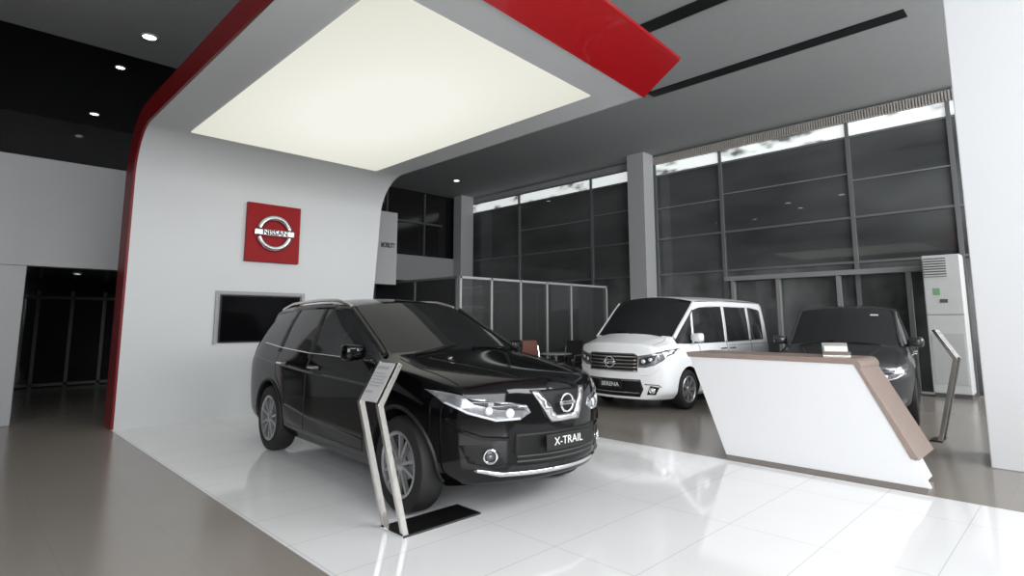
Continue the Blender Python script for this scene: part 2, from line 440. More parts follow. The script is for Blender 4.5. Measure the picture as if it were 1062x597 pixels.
def patch(name, bvh, poly, mat, parent, mode='front', sg=1, off=.004, step=.04, thick=.012, zc=None):
    bm = bmesh.new(); vs = [bm.verts.new((u,v,0)) for u, v in poly]; bm.faces.new(vs)
    us = [p[0] for p in poly]; ws = [p[1] for p in poly]
    for k, (lo, hi) in enumerate(((min(us),max(us)),(min(ws),max(ws)))):
        q = lo + step
        while q < hi - 1e-4:
            co = Vector((q,0,0)) if k == 0 else Vector((0,q,0)); no = Vector((1,0,0)) if k == 0 else Vector((0,1,0))
            bmesh.ops.bisect_plane(bm, geom=list(bm.verts)+list(bm.edges)+list(bm.faces), plane_co=co, plane_no=no, dist=1e-6)
            q += step
    bmesh.ops.triangulate(bm, faces=[f for f in bm.faces if len(f.verts) > 4])
    nn = {}
    if zc:
        y0 = cast(bvh, mode, 0, zc)[0].y; y1 = cast(bvh, mode, .28, zc)[0].y
        yl = cast(bvh, mode, 0, zc-.13)[0].y
    for v in bm.verts:
        if zc:   # one smooth bowed face, independent of the panel facets below it
            z = v.co.y; p = Vector((v.co.x, y0+(y1-y0)*(v.co.x/.28)**2 + (z-zc)*(.28 if z > zc else (y0-yl)/.13), z)); n = Vector((0,-1,0))
        else: p, n = cast(bvh, mode, v.co.x, v.co.y, sg)
        nn[v] = (p + n*off, n)
    for v in bm.verts: v.co = nn[v][0]
    bm.normal_update()
    for f in bm.faces:
        if f.normal.dot(nn[f.verts[0]][1]) < 0: f.normal_flip()
    o = obj(name, bm, mat, parent, smooth=True, recalc=False)
    so = o.modifiers.new('solid', 'SOLIDIFY'); so.thickness = thick; so.offset = -1
    return o
def resample(pts, d=.03):
    out = []
    for (a, b), (c, e) in zip(pts[:-1], pts[1:]):
        L = math.hypot(c-a, e-b); k = max(1, int(L/d))
        out += [(a+(c-a)*i/k, b+(e-b)*i/k) for i in range(k)]
    return out + [pts[-1]]
def strip(name, bvh, lines, mat, parent, mode='side', sg=1, r=.004, off=0., n=6):
    for ln in lines:
        bm = bmesh.new(); P = []
        for u, v in resample(ln):
            p, nn = cast(bvh, mode, u, v, sg); P.append(p + nn*off)
        tube(bm, P, r, n)
        o = obj(name, bm, mat, parent, smooth=True)
    return o
def wheel(parent, x, y, R, W, rr, nsp, twin, hub=m_alloy):
    rz = 0 if x > 0 else PI; h = W/2
    bm = bmesh.new()
    lathe(bm, [(-h+.01,rr),(-h-.003,rr+.05),(-h+.012,R-.018),(-h+.05,R),(h-.05,R),(h-.012,R-.018),(h+.003,rr+.05),(h-.01,rr)], 'x', 48)
    w = obj('wheel', bm, m_rubber, parent, smooth=True, loc=(x,y,R), rot=(0,0,rz))
    bm = bmesh.new(); xo = h-.010
    lathe(bm, [(-h+.02,rr+.004),(h-.008,rr+.004),(h-.002,rr-.008),(h-.014,rr-.022),(-h+.02,rr-.022)], 'x', 48)
    for k in range(nsp):
        for q in ((-1,1) if twin else (0,)):
            a0 = 2*PI*k/nsp + q*.18*(5/nsp); a1 = 2*PI*k/nsp + q*.26*(5/nsp)
            ri, ro = .035, rr-.012; wi, wo = (.012,.011) if twin else (.026,.020)
            def P(a, rad, s, xx):
                return (xx, rad*math.cos(a)-s*math.sin(a), rad*math.sin(a)+s*math.cos(a))
            hexa(bm, [P(a0,ri,-wi,xo-.045),P(a0,ri,wi,xo-.045),P(a1,ro,wo,xo-.03),P(a1,ro,-wo,xo-.03),
                      P(a0,ri,-wi,xo-.012),P(a0,ri,wi,xo-.012),P(a1,ro,wo,xo),P(a1,ro,-wo,xo)])
    lathe(bm, [(xo-.05,.001),(xo-.05,.055),(xo-.012,.055),(xo-.002,.04),(xo,.001)], 'x', 24, closed=False)
    obj('rim', bm, hub, w, smooth=True)
    bm = bmesh.new(); lathe(bm, [(-.02,.001),(-.02,rr-.015),(-.005,rr-.015),(-.005,.001)], 'x', 32, closed=False)
    obj('wheel_backing', bm, m_plastic, w)
    bm = bmesh.new(); lathe(bm, [(xo-.08,.05),(xo-.08,.12),(xo-.065,.12),(xo-.065,.05)], 'x', 32)
    obj('brake_disc', bm, m_grey, w)
    return w
def mirror(parent, x, y, z, sg, mat, s=1.):
    bm = bmesh.new(); bmesh.ops.create_cube(bm, size=1)
    for v in bm.verts:
        v.co = Vector((v.co.x*.21*s, v.co.y*.13*s, v.co.z*.16*s))
        if v.co.x*sg < 0: v.co.z *= .75; v.co.y *= .8
        if v.co.y < 0: v.co.x *= .85; v.co.z *= .85
    cl = bm.edges.layers.float.new('crease_edge')
    for e in bm.edges: e[cl] = .35
    o = obj('side_mirror', bm, mat, parent, smooth=True, loc=(x+sg*.12*s,y,z), ang=180)
    ss = o.modifiers.new('s','SUBSURF'); ss.levels = 2; ss.render_levels = 2
    bm = bmesh.new(); tube(bm, [(-sg*.02,0,-.03),(-sg*.14*s,.0,-.06)], .022, 8); obj('mirror_arm', bm, m_plastic, o)
    return o
def ring(name, mat, parent, p, n, rr, tr):
    n = n.normalized(); a = n.orthogonal().normalized(); b = n.cross(a); bm = bmesh.new()
    tube(bm, [p + a*math.cos(2*PI*k/24)*rr + b*math.sin(2*PI*k/24)*rr for k in range(24)], tr, 8, closed=True)
    return obj(name, bm, mat, parent, smooth=True)
def disc(name, mat, parent, p, n, rr, dome=.015):
    n = n.normalized(); a = n.orthogonal().normalized(); b = n.cross(a); bm = bmesh.new(); rings = []
    for i in range(5):
        t = i/4*PI/2; rings.append([bm.verts.new(p+(a*math.cos(2*PI*k/20)+b*math.sin(2*PI*k/20))*rr*math.cos(t)*(1 if i<4 else .05)+n*dome*math.sin(t)) for k in range(20)])
    for i in range(4):
        for k in range(20): bm.faces.new((rings[i][k],rings[i][(k+1)%20],rings[i+1][(k+1)%20],rings[i+1][k]))
    bm.faces.new(rings[-1])
    return obj(name, bm, mat, parent, smooth=True, ang=180)
def plate(parent, bvh, z, body, w=.50, h=.12):
    p, n = cast(bvh, 'front', 0, z)
    o = boxo('number_plate', (-w/2,w/2,-.012,.0,-h/2,h/2), m_plate, parent, bevel=.004, loc=(0,p.y-.022,z))
    text(body, h*.72, m_letter, o, (0,-.014,0), ext=.001, sx=1.05)
    return o
def nose_badge(parent, bvh, z, rr, out=.02):
    p, n = cast(bvh, 'front', 0, z)
    return badge(parent, rr, (0,p.y-out,z), True)
mx = lambda poly: [(-u,v) for u, v in poly][::-1]

# ------------------------------------------------------------------ crossover (black one and dark grey one)
def suv_table(hz=1., low=False):
    T = [(-2.23,.30,.62,[(.74,.36),(.78,.55),(.775,.765),(.72,.925),(.55,.975),(.40,.998),(.2,1.012),(0,1.016)]),
     (-2.0,.24,.72,[(.855,.34),(.885,.57),(.875,.81),(.80,.98),(.63,1.022),(.46,1.045),(.23,1.056),(0,1.06)]),
     (-1.6,.22,.78,[(.89,.33),(.91,.62),(.90,.87),(.83,1.035),(.67,1.07),(.5,1.09),(.25,1.10),(0,1.104)]),
     (-1.18,.21,.78,[(.895,.32),(.91,.64),(.905,.91),(.83,1.06),(.75,1.095),(.63,1.122),(.32,1.142,-.06),(0,1.15,-.10)]),
     (-.98,.21,.78,[(.895,.33),(.91,.64),(.905,.93),(.84,1.075),(.79,1.115),(.72,1.145),(.36,1.17,-.14),(0,1.178,-.20)]),
     (-.10,.21,.78,[(.895,.33),(.91,.64),(.905,.94),(.845,1.09),(.765,1.36),(.645,1.565),(.34,1.615,-.05),(0,1.63,-.08)]),
     (.40,.21,.78,[(.895,.33),(.91,.64),(.905,.95),(.85,1.10),(.77,1.39),(.665,1.615),(.36,1.68),(0,1.695)]),
     (1.2,.21,.78,[(.895,.33),(.91,.66),(.905,.98),(.845,1.13),(.765,1.39),(.655,1.60),(.35,1.665),(0,1.68)]),
     (1.8,.21,.78,[(.89,.33),(.91,.66),(.905,.99),(.835,1.17),(.745,1.39),(.63,1.58),(.33,1.64),(0,1.65)]),
     (2.16,.24,.76,[(.87,.34),(.895,.66),(.885,.99),(.82,1.16),(.725,1.38),(.60,1.555),(.32,1.61),(0,1.62)]),
     (2.34,.28,.66,[(.80,.36),(.84,.62),(.84,.9),(.78,1.08),(.67,1.12),(.5,1.15),(.25,1.16),(0,1.165)])]
    out = []
    for s, (y, zb, wb, pts) in enumerate(T):
        q = [list(p) for p in pts]
        if low:      # lower belt and sloping bonnet, rounder and slightly wider cabin, falling tail
            k = (.86,.87,.88,.90,.905)
            if s <= 4:
                for j in range(2,8): q[j][1] *= k[s]
            else:
                for j in (2,3): q[j][1] *= .91
                if s <= 8: q[5][0] += .03; q[5][1] += .012; q[4][1] -= .03
                if s == 8:
                    for j in (5,6,7): q[j][1] -= .10
                if s == 9:
                    for j in (4,5,6,7): q[j][1] -= .26
        out.append((y, zb, wb, [(p[0], p[1]*hz)+tuple(p[2:]) for p in q]))
    return out
def suv_mat(s, j):
    if j < 4: return 2
    if s == 4 and j in (10,11): return 1
    if 4 <= s <= 7 and j in (8,9): return 3
    if s == 9 and j in (10,11): return 4
    return 0
def build_crossover(root, paint, hz=1., black=True):
    mats = [paint, m_cglass if black else m_cglass2, m_plastic, m_sglass, m_sglass]
    FA, RA, R = (-1.44 if black else -1.37), 1.37, .355
    b = 1. if black else .915
    fz = hz if black else hz*.87
    me, bvh = shell(suv_table(hz, not black), suv_mat, [-.05,-.10,-.115,-.11,-.06], [.03,.08,.06,.03,.0], -1.45, .32, 1.6, .12, (FA,RA), .405, R+.01, .60, mats, [(7,.4),(8,.5),(5,.3),(10,.3)], .2)
    part_of(me, {0,2}, 'body', mats, root)
    part_of(me, {1}, 'windscreen', mats, root)
    part_of(me, {3}, 'side_glass', mats, root)
    part_of(me, {4}, 'rear_glass', mats, root)
    for x in (-.79,.79):
        for y in (FA,RA): wheel(root, x, y, R, .225, .240, 5, True)
    for sg in (1,-1):
        F = (lambda P: P) if sg == 1 else mx
        zt = 1.555
        if black: patch('roof_side', bvh, [(-.14,(zt-.035)*hz),(.40,zt*hz),(1.2,(zt-.005)*hz),(1.85,(zt-.05)*hz),(1.85,(zt-.01)*hz),(1.2,(zt+.05)*hz),(.40,(zt+.055)*hz),(-.10,zt*hz)], paint, root, 'side', sg, .003)
        patch('pillar', bvh, [(.30,1.06*hz*b),(.42,1.06*hz*b),(.46,1.57*hz),(.36,1.57*hz)], m_plastic, root, 'side', sg, .002)
        patch('pillar', bvh, [(1.18,1.09*hz*b),(1.29,1.09*hz*b),(1.19,1.56*hz),(1.09,1.56*hz)], m_plastic, root, 'side', sg, .002)
        strip('window_trim', bvh, [[(-.86,1.095*hz*b),(.4,1.105*hz*b),(1.2,1.135*hz*b),(1.76,1.175*hz*b)]], m_chrome if black else m_plastic, root, 'side', sg, .005, .0)
        strip('door_seam', bvh, [[(-.93,1.04*hz*b),(-.90,.7),(-.86,.36)],[(.36,1.07*hz*b),(.36,.7),(.40,.36)],[(1.22,1.1*hz*b),(1.2,.85),(1.05,.72),(.93,.55),(.88,.36)],[(-.86,.36),(.88,.36)]], m_black, root, 'side', sg, .004, .001)
        if black: strip('shoulder_crease', bvh, [[(-1.0,.90),(.3,.925),(1.2,.965),(1.95,1.02)],[(-.85,.45),(.2,.49),(.9,.56)]], paint, root, 'side', sg, .016, -.010)
        strip('wheel_arch_trim', bvh, [[(ya+.415*math.cos(RAD(a)), R+.01+.415*math.sin(RAD(a))) for a in range(-14,195,6)] for ya in (FA,RA)], m_plastic, root, 'side', sg, .018, -.006)
        for y in (.18,1.02):
            p, n = cast(bvh, 'side', y, .98*hz*b, sg)
            bm = bmesh.new(); tube(bm, [(p.x-sg*.004,y-.10,p.z),(p.x+sg*.03,y-.07,p.z),(p.x+sg*.03,y+.07,p.z),(p.x-sg*.004,y+.10,p.z)], .013, 8)
            obj('door_handle', bm, m_chrome if black else paint, root, smooth=True)
        if black:
            bm = bmesh.new(); P = []
            for i in range(24):
                t = i/23; y = -.02+1.98*t; x = .62-.05*t; p, n = cast(bvh, 'top', x*sg, y)
                P.append(p + Vector((0,0,.034*min(1, 6*t, 6*(1-t)))))
            tube(bm, P, .017, 8); obj('roof_rail', bm, m_brush, root, smooth=True)
        p, n = cast(bvh, 'side', -.70, 1.13*hz*b, sg)
        mirror(root, p.x-sg*.02, -.72, 1.16*hz*(1 if black else .95), sg, paint, 1.08)
        bm = bmesh.new(); P = []
        z0 = 1.15 if black else 1.04; ze = 1.56-z0
        for i in range(12):
            t = i/11; y = -.96+.84*t; z = (z0+ze*t)*hz; p, n = cast(bvh, 'side', y, z-.012, sg); P.append(p)
        tube(bm, P, .030, 8); obj('windscreen_pillar', bm, paint, root, smooth=True)
        # lamps: deep at the grille, swept back along the wing
        hl = patch('headlight', bvh, F([(.30,.775*fz),(.33,.825*fz),(.50,.858*fz),(.68,.89*fz),(.79,.92*fz),(.84,.93*fz),(.80,.845*fz),(.70,.775*fz),(.54,.722*fz),(.38,.728*fz)]), m_lens, root, 'front', sg, .004, .03, .02)
        patch('lamp_mask', bvh, F([(.34,.79*fz),(.36,.815*fz),(.52,.847*fz),(.70,.88*fz),(.66,.838*fz),(.52,.80*fz)]), m_lensd, hl, 'front', sg, .007, .03, .006)
        p, n = cast(bvh, 'front', .45*sg, .775*fz); disc('projector_lens', m_lensw, hl, p+n*.006, n, .034, .010)
        p, n = cast(bvh, 'front', .58*sg, .795*fz); disc('high_beam_lens', m_lensw, hl, p+n*.006, n, .030, .010)
        patch('light_strip', bvh, F([(.38,.728*fz),(.54,.722*fz),(.70,.775*fz),(.80,.845*fz),(.79,.853*fz),(.69,.788*fz),(.54,.738*fz),(.38,.744*fz)]), m_lensw, hl, 'front', sg, .009, .03, .006)
        if black:
            patch('fog_lamp_bezel', bvh, F([(.46,.43),(.56,.40),(.69,.44),(.74,.56),(.56,.56)]), m_plastic, root, 'front', sg, .003, .03)
            strip('bumper_crease', bvh, [[(.46*sg,.60),(.62*sg,.61),(.74*sg,.66),(.80*sg,.74)]], paint, root, 'front', 1, .016, -.004)
        p, n = cast(bvh, 'front', .57*sg, .485); f = disc('fog_lamp', m_lensd, root, p+n*.004, n, .036, .008); ring('fog_lamp_ring', m_chrome, f, p+n*.008, n, .046, .008)
        patch('tail_lamp', bvh, F([(.46,.92*hz),(.80,.92*hz),(.80,1.04*hz),(.50,1.04*hz)]), m_tail, root, 'rear', sg, .004, .04)
    patch('grille', bvh, [(-.26,.925*fz),(.26,.925*fz),(.20,.74*fz),(.14,.70*fz),(-.14,.70*fz),(-.20,.74*fz)], m_plastic, root, off=.006, zc=.83*fz)
    patch('grille_chevron', bvh, [(-.29,.93*fz),(-.222,.93*fz),(-.095,.745*fz),(.095,.745*fz),(.222,.93*fz),(.29,.93*fz),(.145,.695*fz),(-.145,.695*fz)], m_chrome2, root, off=.018, step=.05, thick=.02, zc=.83*fz)
    patch('lower_grille', bvh, [(-.38,.41),(.38,.41),(.43,.50),(.42,.635),(-.42,.635),(-.43,.50)], m_plastic, root, off=.003)
    strip('grille_slat', bvh, [[(-.40,z),(.40,z)] for z in (.44,.475)], m_darkframe, root, 'front', 1, .006, .003)
    patch('skid_strip', bvh, [(-.50,.345),(.50,.345),(.66,.385),(.64,.40),(.49,.37),(-.49,.37),(-.64,.40),(-.66,.385)], m_chrome, root, off=.012, thick=.02)
    strip('hood_seam', bvh, [[(.70,-2.02),(.74,-1.5),(.70,-1.12)],[(-.70,-2.02),(-.74,-1.5),(-.70,-1.12)]], m_black, root, 'top', 1, .004, .0)
    strip('hood_crease', bvh, [[(.30,-2.15),(.42,-1.6),(.5,-1.25)],[(-.30,-2.15),(-.42,-1.6),(-.5,-1.25)]], paint, root, 'top', 1, .020, -.011)
    strip('wiper', bvh, [[(-.55,-1.12),(-.1,-1.08)],[(.05,-1.14),(.5,-1.06)]], m_plastic, root, 'top', 1, .009, .012)
    nose_badge(root, bvh, .825*fz, .064, .038)
    return bvh
suv = thing('car', 'black crossover with silver roof rails parked on the white tiles', 'car', (3.49,5.18,.004), RAD(-3))
bv = build_crossover(suv, m_blackpaint)
plate(suv, bv, .56, 'X-TRAIL', .46, .11)
grey = thing('car', 'dark grey car half hidden behind the reception desk', 'car', (10.80,2.92,0), RAD(-80))
bv = build_crossover(grey, m_greypaint, 1.02, False)
p, n = cast(bv, 'front', .40, 1.525)
bm = bmesh.new(); q = n.cross(Vector((1,0,0))).normalized()
vs = [bm.verts.new(p+n*.006+Vector((a,0,0))+q*b) for a, b in ((-.07,-.025),(.07,-.025),(.07,.025),(-.07,.025))]; bm.faces.new(vs)
obj('windscreen_sticker', bm, m_paper, grey)

# ------------------------------------------------------------------ white people carrier
VT = [(-2.36,.20,.6,[(.78,.30),(.815,.52),(.81,.80),(.765,1.0),(.58,1.05),(.39,1.07),(.19,1.08),(0,1.085)]),
 (-2.18,.19,.7,[(.855,.30),(.875,.55),(.87,.85),(.80,1.04),(.63,1.085),(.45,1.11),(.22,1.125),(0,1.13)]),
 (-1.95,.19,.76,[(.865,.3),(.88,.58),(.875,.9),(.81,1.06),(.71,1.11),(.59,1.145),(.3,1.17,-.05),(0,1.18,-.08)]),
 (-1.75,.19,.76,[(.865,.3),(.88,.6),(.88,.9),(.825,1.065),(.79,1.115),(.75,1.165),(.37,1.20,-.14),(0,1.215,-.20)]),
 (-1.02,.19,.76,[(.865,.3),(.88,.6),(.885,.92),(.85,1.05),(.82,1.43),(.765,1.785),(.42,1.86,-.06),(0,1.88,-.1)]),
 (-.2,.19,.76,[(.865,.3),(.88,.6),(.885,.92),(.855,1.05),(.83,1.45),(.785,1.815),(.43,1.89),(0,1.905)]),
 (1.0,.19,.76,[(.865,.3),(.88,.6),(.885,.93),(.855,1.05),(.83,1.45),(.785,1.82),(.43,1.895),(0,1.91)]),
 (1.70,.19,.76,[(.865,.3),(.88,.6),(.885,.95),(.85,1.07),(.82,1.45),(.77,1.805),(.42,1.88),(0,1.895)]),
 (1.98,.22,.74,[(.855,.32),(.875,.6),(.87,.95),(.84,1.1),(.80,1.45),(.74,1.775),(.40,1.85),(0,1.865)]),
 (2.10,.26,.68,[(.80,.36),(.83,.6),(.82,.9),(.79,1.12),(.74,1.48),(.67,1.71),(.35,1.78),(0,1.79)])]
def van_mat(s, j):
    if j < 4: return 2
    if s == 3 and j in (10,11): return 1
    if 3 <= s <= 6 and j in (8,9): return 3
    return 0
van = thing('car', 'white people carrier with chrome grille parked on brown tiles', 'car', (10.26,5.64,0), RAD(-90))
mats = [m_whitepaint, m_cglass2, m_plastic, m_sglass]
me, bv = shell(VT, van_mat, [-.04,-.06,-.065,-.06,-.04], [.02,.05,.05,.03,.0], -1.8, .22, 1.7, .10, (-1.45,1.41), .365, .33, .58, mats, [(7,.4),(8,.5),(5,.3),(10,.5)], .6)
part_of(me, {0,2}, 'body', mats, van); part_of(me, {1}, 'windscreen', mats, van); part_of(me, {3}, 'side_glass', mats, van)
for x in (-.77,.77):
    for y in (-1.45,1.41): wheel(van, x, y, .32, .205, .215, 7, False)
for sg in (1,-1):
    F = (lambda P: P) if sg == 1 else mx
    bm = bmesh.new(); P = []
    for i in range(14):
        t = i/13; y = -1.73+.71*t; z = 1.165+.595*t; p, n = cast(bv, 'side', y, z-.012, sg); P.append(p)
    tube(bm, P, .034, 8); obj('windscreen_pillar', bm, m_whitepaint, van, smooth=True)
    patch('roof_side', bv, [(-1.10,1.62),(-.84,1.675),(-.2,1.695),(1.2,1.695),(1.62,1.66),(1.86,1.56),(1.90,1.74),(1.6,1.79),(-.1,1.80),(-.98,1.765)], m_whitepaint, van, 'side', sg, .003)
    patch('quarter_pillar', bv, [(-1.25,1.05),(-1.18,1.05),(-1.10,1.60),(-1.16,1.54)], m_whitepaint, van, 'side', sg, .003)
    patch('pillar', bv, [(-.05,1.05),(.05,1.05),(.05,1.70),(-.05,1.70)], m_whitepaint, van, 'side', sg, .003)
    patch('pillar', bv, [(1.02,1.05),(1.11,1.05),(1.09,1.70),(1.00,1.70)], m_whitepaint, van, 'side', sg, .003)
    strip('window_trim', bv, [[(-1.55,1.065),(0,1.06),(1.66,1.075)]], m_plastic, van, 'side', sg, .008, .0)
    strip('door_seam', bv, [[(-1.05,1.04),(-1.02,.6),(-.98,.34)],[(0,1.70),(0,1.05),(0,.34)],[(1.05,1.70),(1.06,1.05),(1.03,.7),(.98,.5),(.93,.34)],[(-.98,.34),(.93,.34)],[(.05,.99),(1.85,1.0)]], m_darkframe, van, 'side', sg, .004, .003)
    strip('sill_trim', bv, [[(-1.02,.27),(1.0,.27)]], m_whitepaint, van, 'side', sg, .03, -.01)
    for y in (-.18,.18):
        p, n = cast(bv, 'side', y, .95, sg)
        bm = bmesh.new(); tube(bm, [(p.x-sg*.004,y-.10,p.z),(p.x+sg*.03,y-.07,p.z),(p.x+sg*.03,y+.07,p.z),(p.x-sg*.004,y+.10,p.z)], .013, 8)
        obj('door_handle', bm, m_chrome, van, smooth=True)
    p, n = cast(bv, 'side', -1.24, 1.12, sg); mirror(van, p.x-sg*.02, -1.28, 1.16, sg, m_whitepaint, 1.1)
    hl = patch('headlight', bv, F([(.47,.70),(.47,.87),(.62,.895),(.78,.94),(.85,.985),(.865,.91),(.81,.81),(.70,.735),(.58,.70)]), m_lens, van, 'front', sg, .004, .03, .02)
    patch('lamp_mask', bv, F([(.49,.74),(.49,.845),(.62,.87),(.74,.905),(.70,.81),(.58,.74)]), m_lensd, hl, 'front', sg, .007, .03, .006)
    p, n = cast(bv, 'front', .55*sg, .795); disc('projector_lens', m_lensw, hl, p+n*.008, n, .034, .01)
    p, n = cast(bv, 'front', .65*sg, .825); disc('high_beam_lens', m_lensw, hl, p+n*.008, n, .030, .01)
    strip('lamp_brow', bv, [[(sg*.47,.873),(sg*.62,.90),(sg*.78,.945),(sg*.85,.988)]], m_chrome, hl, 'front', 1, .007, .004)
    patch('fog_lamp_bezel', bv, F([(.58,.28),(.70,.28),(.76,.40),(.64,.42)]), m_plastic, van, 'front', sg, .003, .03)
    p, n = cast(bv, 'front', .66*sg, .345); f = disc('fog_lamp', m_lensw, van, p+n*.004, n, .034); ring('fog_lamp_ring', m_chrome, f, p+n*.008, n, .043, .007)
    strip('lower_trim', bv, [[(sg*.56,.44),(sg*.75,.43),(sg*.78,.40)]], m_chrome, van, 'front', 1, .010, .0)
    strip('bumper_crease', bv, [[(sg*.50,.58),(sg*.66,.60),(sg*.78,.68)]], m_whitepaint, van, 'front', 1, .018, -.006)
    patch('tail_lamp', bv, F([(.66,.85),(.76,.85),(.72,1.5),(.66,1.5)]), m_tail, van, 'rear', sg, .004, .04)
patch('grille', bv, [(-.46,.63),(.46,.63),(.468,.88),(.42,.915),(-.42,.915),(-.468,.88)], m_plastic, van, off=.003)
strip('grille_bar', bv, [[(-.455,z),(.455,z)] for z in (.64,.695,.75,.805,.86)]+[[(-.46,.88),(-.41,.91),(.41,.91),(.46,.88)]], m_chrome, van, 'front', 1, .0125, .010)
patch('lower_grille', bv, [(-.48,.24),(.48,.24),(.54,.36),(.50,.51),(-.50,.51),(-.54,.36)], m_plastic, van, off=.003)
strip('lower_grille_bar', bv, [[(-.48,.30),(.48,.30)],[(-.50,.49),(.50,.49)]], m_chrome, van, 'front', 1, .009, .006)
strip('hood_seam', bv, [[(.66,-2.19),(.70,-1.95),(.68,-1.84)],[(-.66,-2.19),(-.70,-1.95),(-.68,-1.84)]], m_darkframe, van, 'top', 1, .004, .0)
strip('wiper', bv, [[(-.6,-1.83),(-.05,-1.88)],[(.05,-1.92),(.6,-1.81)]], m_plastic, van, 'top', 1, .010, .012)
nose_badge(van, bv, .775, .085, .04)
plate(van, bv, .42, 'SERENA', .46, .13)

# ------------------------------------------------------------------ reception desk
d = thing('reception_desk', 'white slanted reception desk with taupe top and end', 'desk', (5.95,2.1,0))
def yz(x0, x1): return lambda p, s: ((x0 if s == 0 else x1)-5.95, p[0]-2.1, p[1])
bm = bmesh.new(); prism(bm, [(3.18,1.03),(1.55,1.03),(1.14,.06),(2.84,.06)], yz(6.0,6.40)); obj('cabinet', bm, m_deskw, d)
bm = bmesh.new(); prism(bm, [(3.20,1.045),(1.545,1.045),(1.075,.05),(2.83,.05)], yz(5.94,6.0)); obj('front_panel', bm, m_deskw, d, bevel=.004)
cx, cz, rr = 1.585, 1.02, .07
outl = [(3.24,1.09)] + [(cx+rr*math.cos(RAD(a)), cz+rr*math.sin(RAD(a))) for a in range(90,206,12)] + [(1.135,.27)]
inl = [(1.195,.27),(1.575,1.04),(3.215,1.04)]
bm = bmesh.new(); prism(bm, outl+inl, yz(5.93,6.55)); obj('worktop_band', bm, m_taupe, d, bevel=.003)
bm = bmesh.new(); prism(bm, [(2.83,.05),(1.10,.05),(1.10,.0),(2.83,.0)], yz(5.96,6.20)); obj('kick_plate', bm, m_kick, d)
p = thing('card_holder', 'small silver leaflet holder on the desk top', 'leaflet holder', (6.22,1.80,1.09), RAD(-65))
boxo('holder_base', (-.12,.12,-.06,.06,0,.012), m_brush, p, bevel=.003)
bm = bmesh.new(); hexa(bm, [(-.11,.0,.012),(.11,.0,.012),(.11,.012,.012),(-.11,.012,.012),(-.11,.05,.13),(.11,.05,.13),(.11,.062,.13),(-.11,.062,.13)]); obj('back_plate', bm, m_brush, p)
bm = bmesh.new(); hexa(bm, [(-.12,-.05,.012),(.12,-.05,.012),(.12,-.042,.012),(-.12,-.042,.012),(-.12,-.062,.05),(.12,-.062,.05),(.12,-.054,.05),(-.12,-.054,.05)]); obj('front_lip', bm, m_brush, p)
bm = bmesh.new(); hexa(bm, [(-.10,-.035,.014),(.10,-.035,.014),(.10,-.004,.014),(-.10,-.004,.014),(-.10,-.005,.10),(.10,-.005,.10),(.10,.032,.10),(-.10,.032,.10)]); obj('leaflets', bm, m_paper, p)

# ------------------------------------------------------------------ specification stands
def stand(label, loc, rotz, pl, zb, zt):
    r = thing('display_stand', label, 'display stand', loc, rotz)
    dz = zt-zb; dy = dz*.52; yb = -.235
    for x in (-.118,.118):
        bm = bmesh.new(); w = .017
        prism(bm, [(-.025,.012),(.02,.012),(yb+.035,zb),(yb+dy+.035,zt-.01),(yb+dy+.003,zt+.008),(yb-.01,zb+.01)], lambda q, s: (x-w if s == 0 else x+w, q[0], q[1]))
        obj('leg', bm, m_brush, r, bevel=.003)
    bm = bmesh.new(); prism(bm, [(yb,zb+.025),(yb+dy,zt),(yb+dy+.015,zt-.007),(yb+.015,zb+.018)], lambda q, s: (-.102 if s == 0 else .102, q[0]-.004, q[1]))
    obj('sign_panel', bm, m_signp, r)
    nrm = Vector((0,-dz,dy)).normalized()
    def along(t): return Vector((0,yb-.004+dy*t,zb+.025+(dz-.025)*t)) + nrm*.003
    bm = bmesh.new()
    for t0, t1, x0, x1 in ((.82,.90,-.085,.06),(.70,.725,-.085,.05),(.62,.645,-.085,.08),(.54,.565,-.085,.07),(.46,.485,-.085,.08),(.38,.405,-.085,.05),(.20,.26,-.085,.0)):
        a, b = along(t0), along(t1)
        v = [bm.verts.new(q) for q in ((x0,a.y,a.z),(x1,a.y,a.z),(x1,b.y,b.z),(x0,b.y,b.z))]; bm.faces.new(v)
    obj('printed_lines', bm, m_print, r)
    boxo('base_plate', (-.14,.14,-.03,pl,0,.014), m_plate, r, bevel=.003)
    boxo('base_edge', (-.142,.142,-.036,-.03,0,.016), m_chrome, r)
    return r
stand('steel specification stand with a slanted silver panel beside the black car', (2.31,3.48,.004), RAD(-90), .66, .87, 1.14)
stand('steel specification stand beside the dark grey car, near the white pillar', (8.70,1.42,0), 0, .10, .98, 1.33)

# ------------------------------------------------------------------ air conditioner
a = thing('air_conditioner', 'tall white floor standing air conditioner by the window', 'air conditioner', (13.72,1.97,0), RAD(-90))
boxo('cabinet', (-.30,.30,-.20,.20,.08,2.70), m_acw, a, bevel=.02)
boxo('plinth', (-.28,.28,-.18,.18,0,.08), m_acd, a)
boxo('outlet_recess', (-.27,.08,-.208,-.19,2.28,2.64), m_acd, a)
bm = bmesh.new()
for k in range(7): hexa(bm, [(-.27,-.23,2.29+k*.05),(.08,-.23,2.29+k*.05),(.08,-.205,2.31+k*.05),(-.27,-.205,2.31+k*.05),(-.27,-.23,2.30+k*.05),(.08,-.23,2.30+k*.05),(.08,-.205,2.32+k*.05),(-.27,-.205,2.32+k*.05)])
obj('louvre', bm, m_acw, a)
boxo('control_panel', (-.06,.06,-.206,-.195,1.78,1.85), m_acd, a)
boxo('sticker', (-.16,-.05,-.204,-.196,1.93,2.06), m_green, a)
boxo('panel_line', (-.29,.29,-.203,-.196,1.55,1.562), m_acd, a)
boxo('intake_grille', (-.25,.25,-.206,-.195,.25,1.2), m_acg, a)

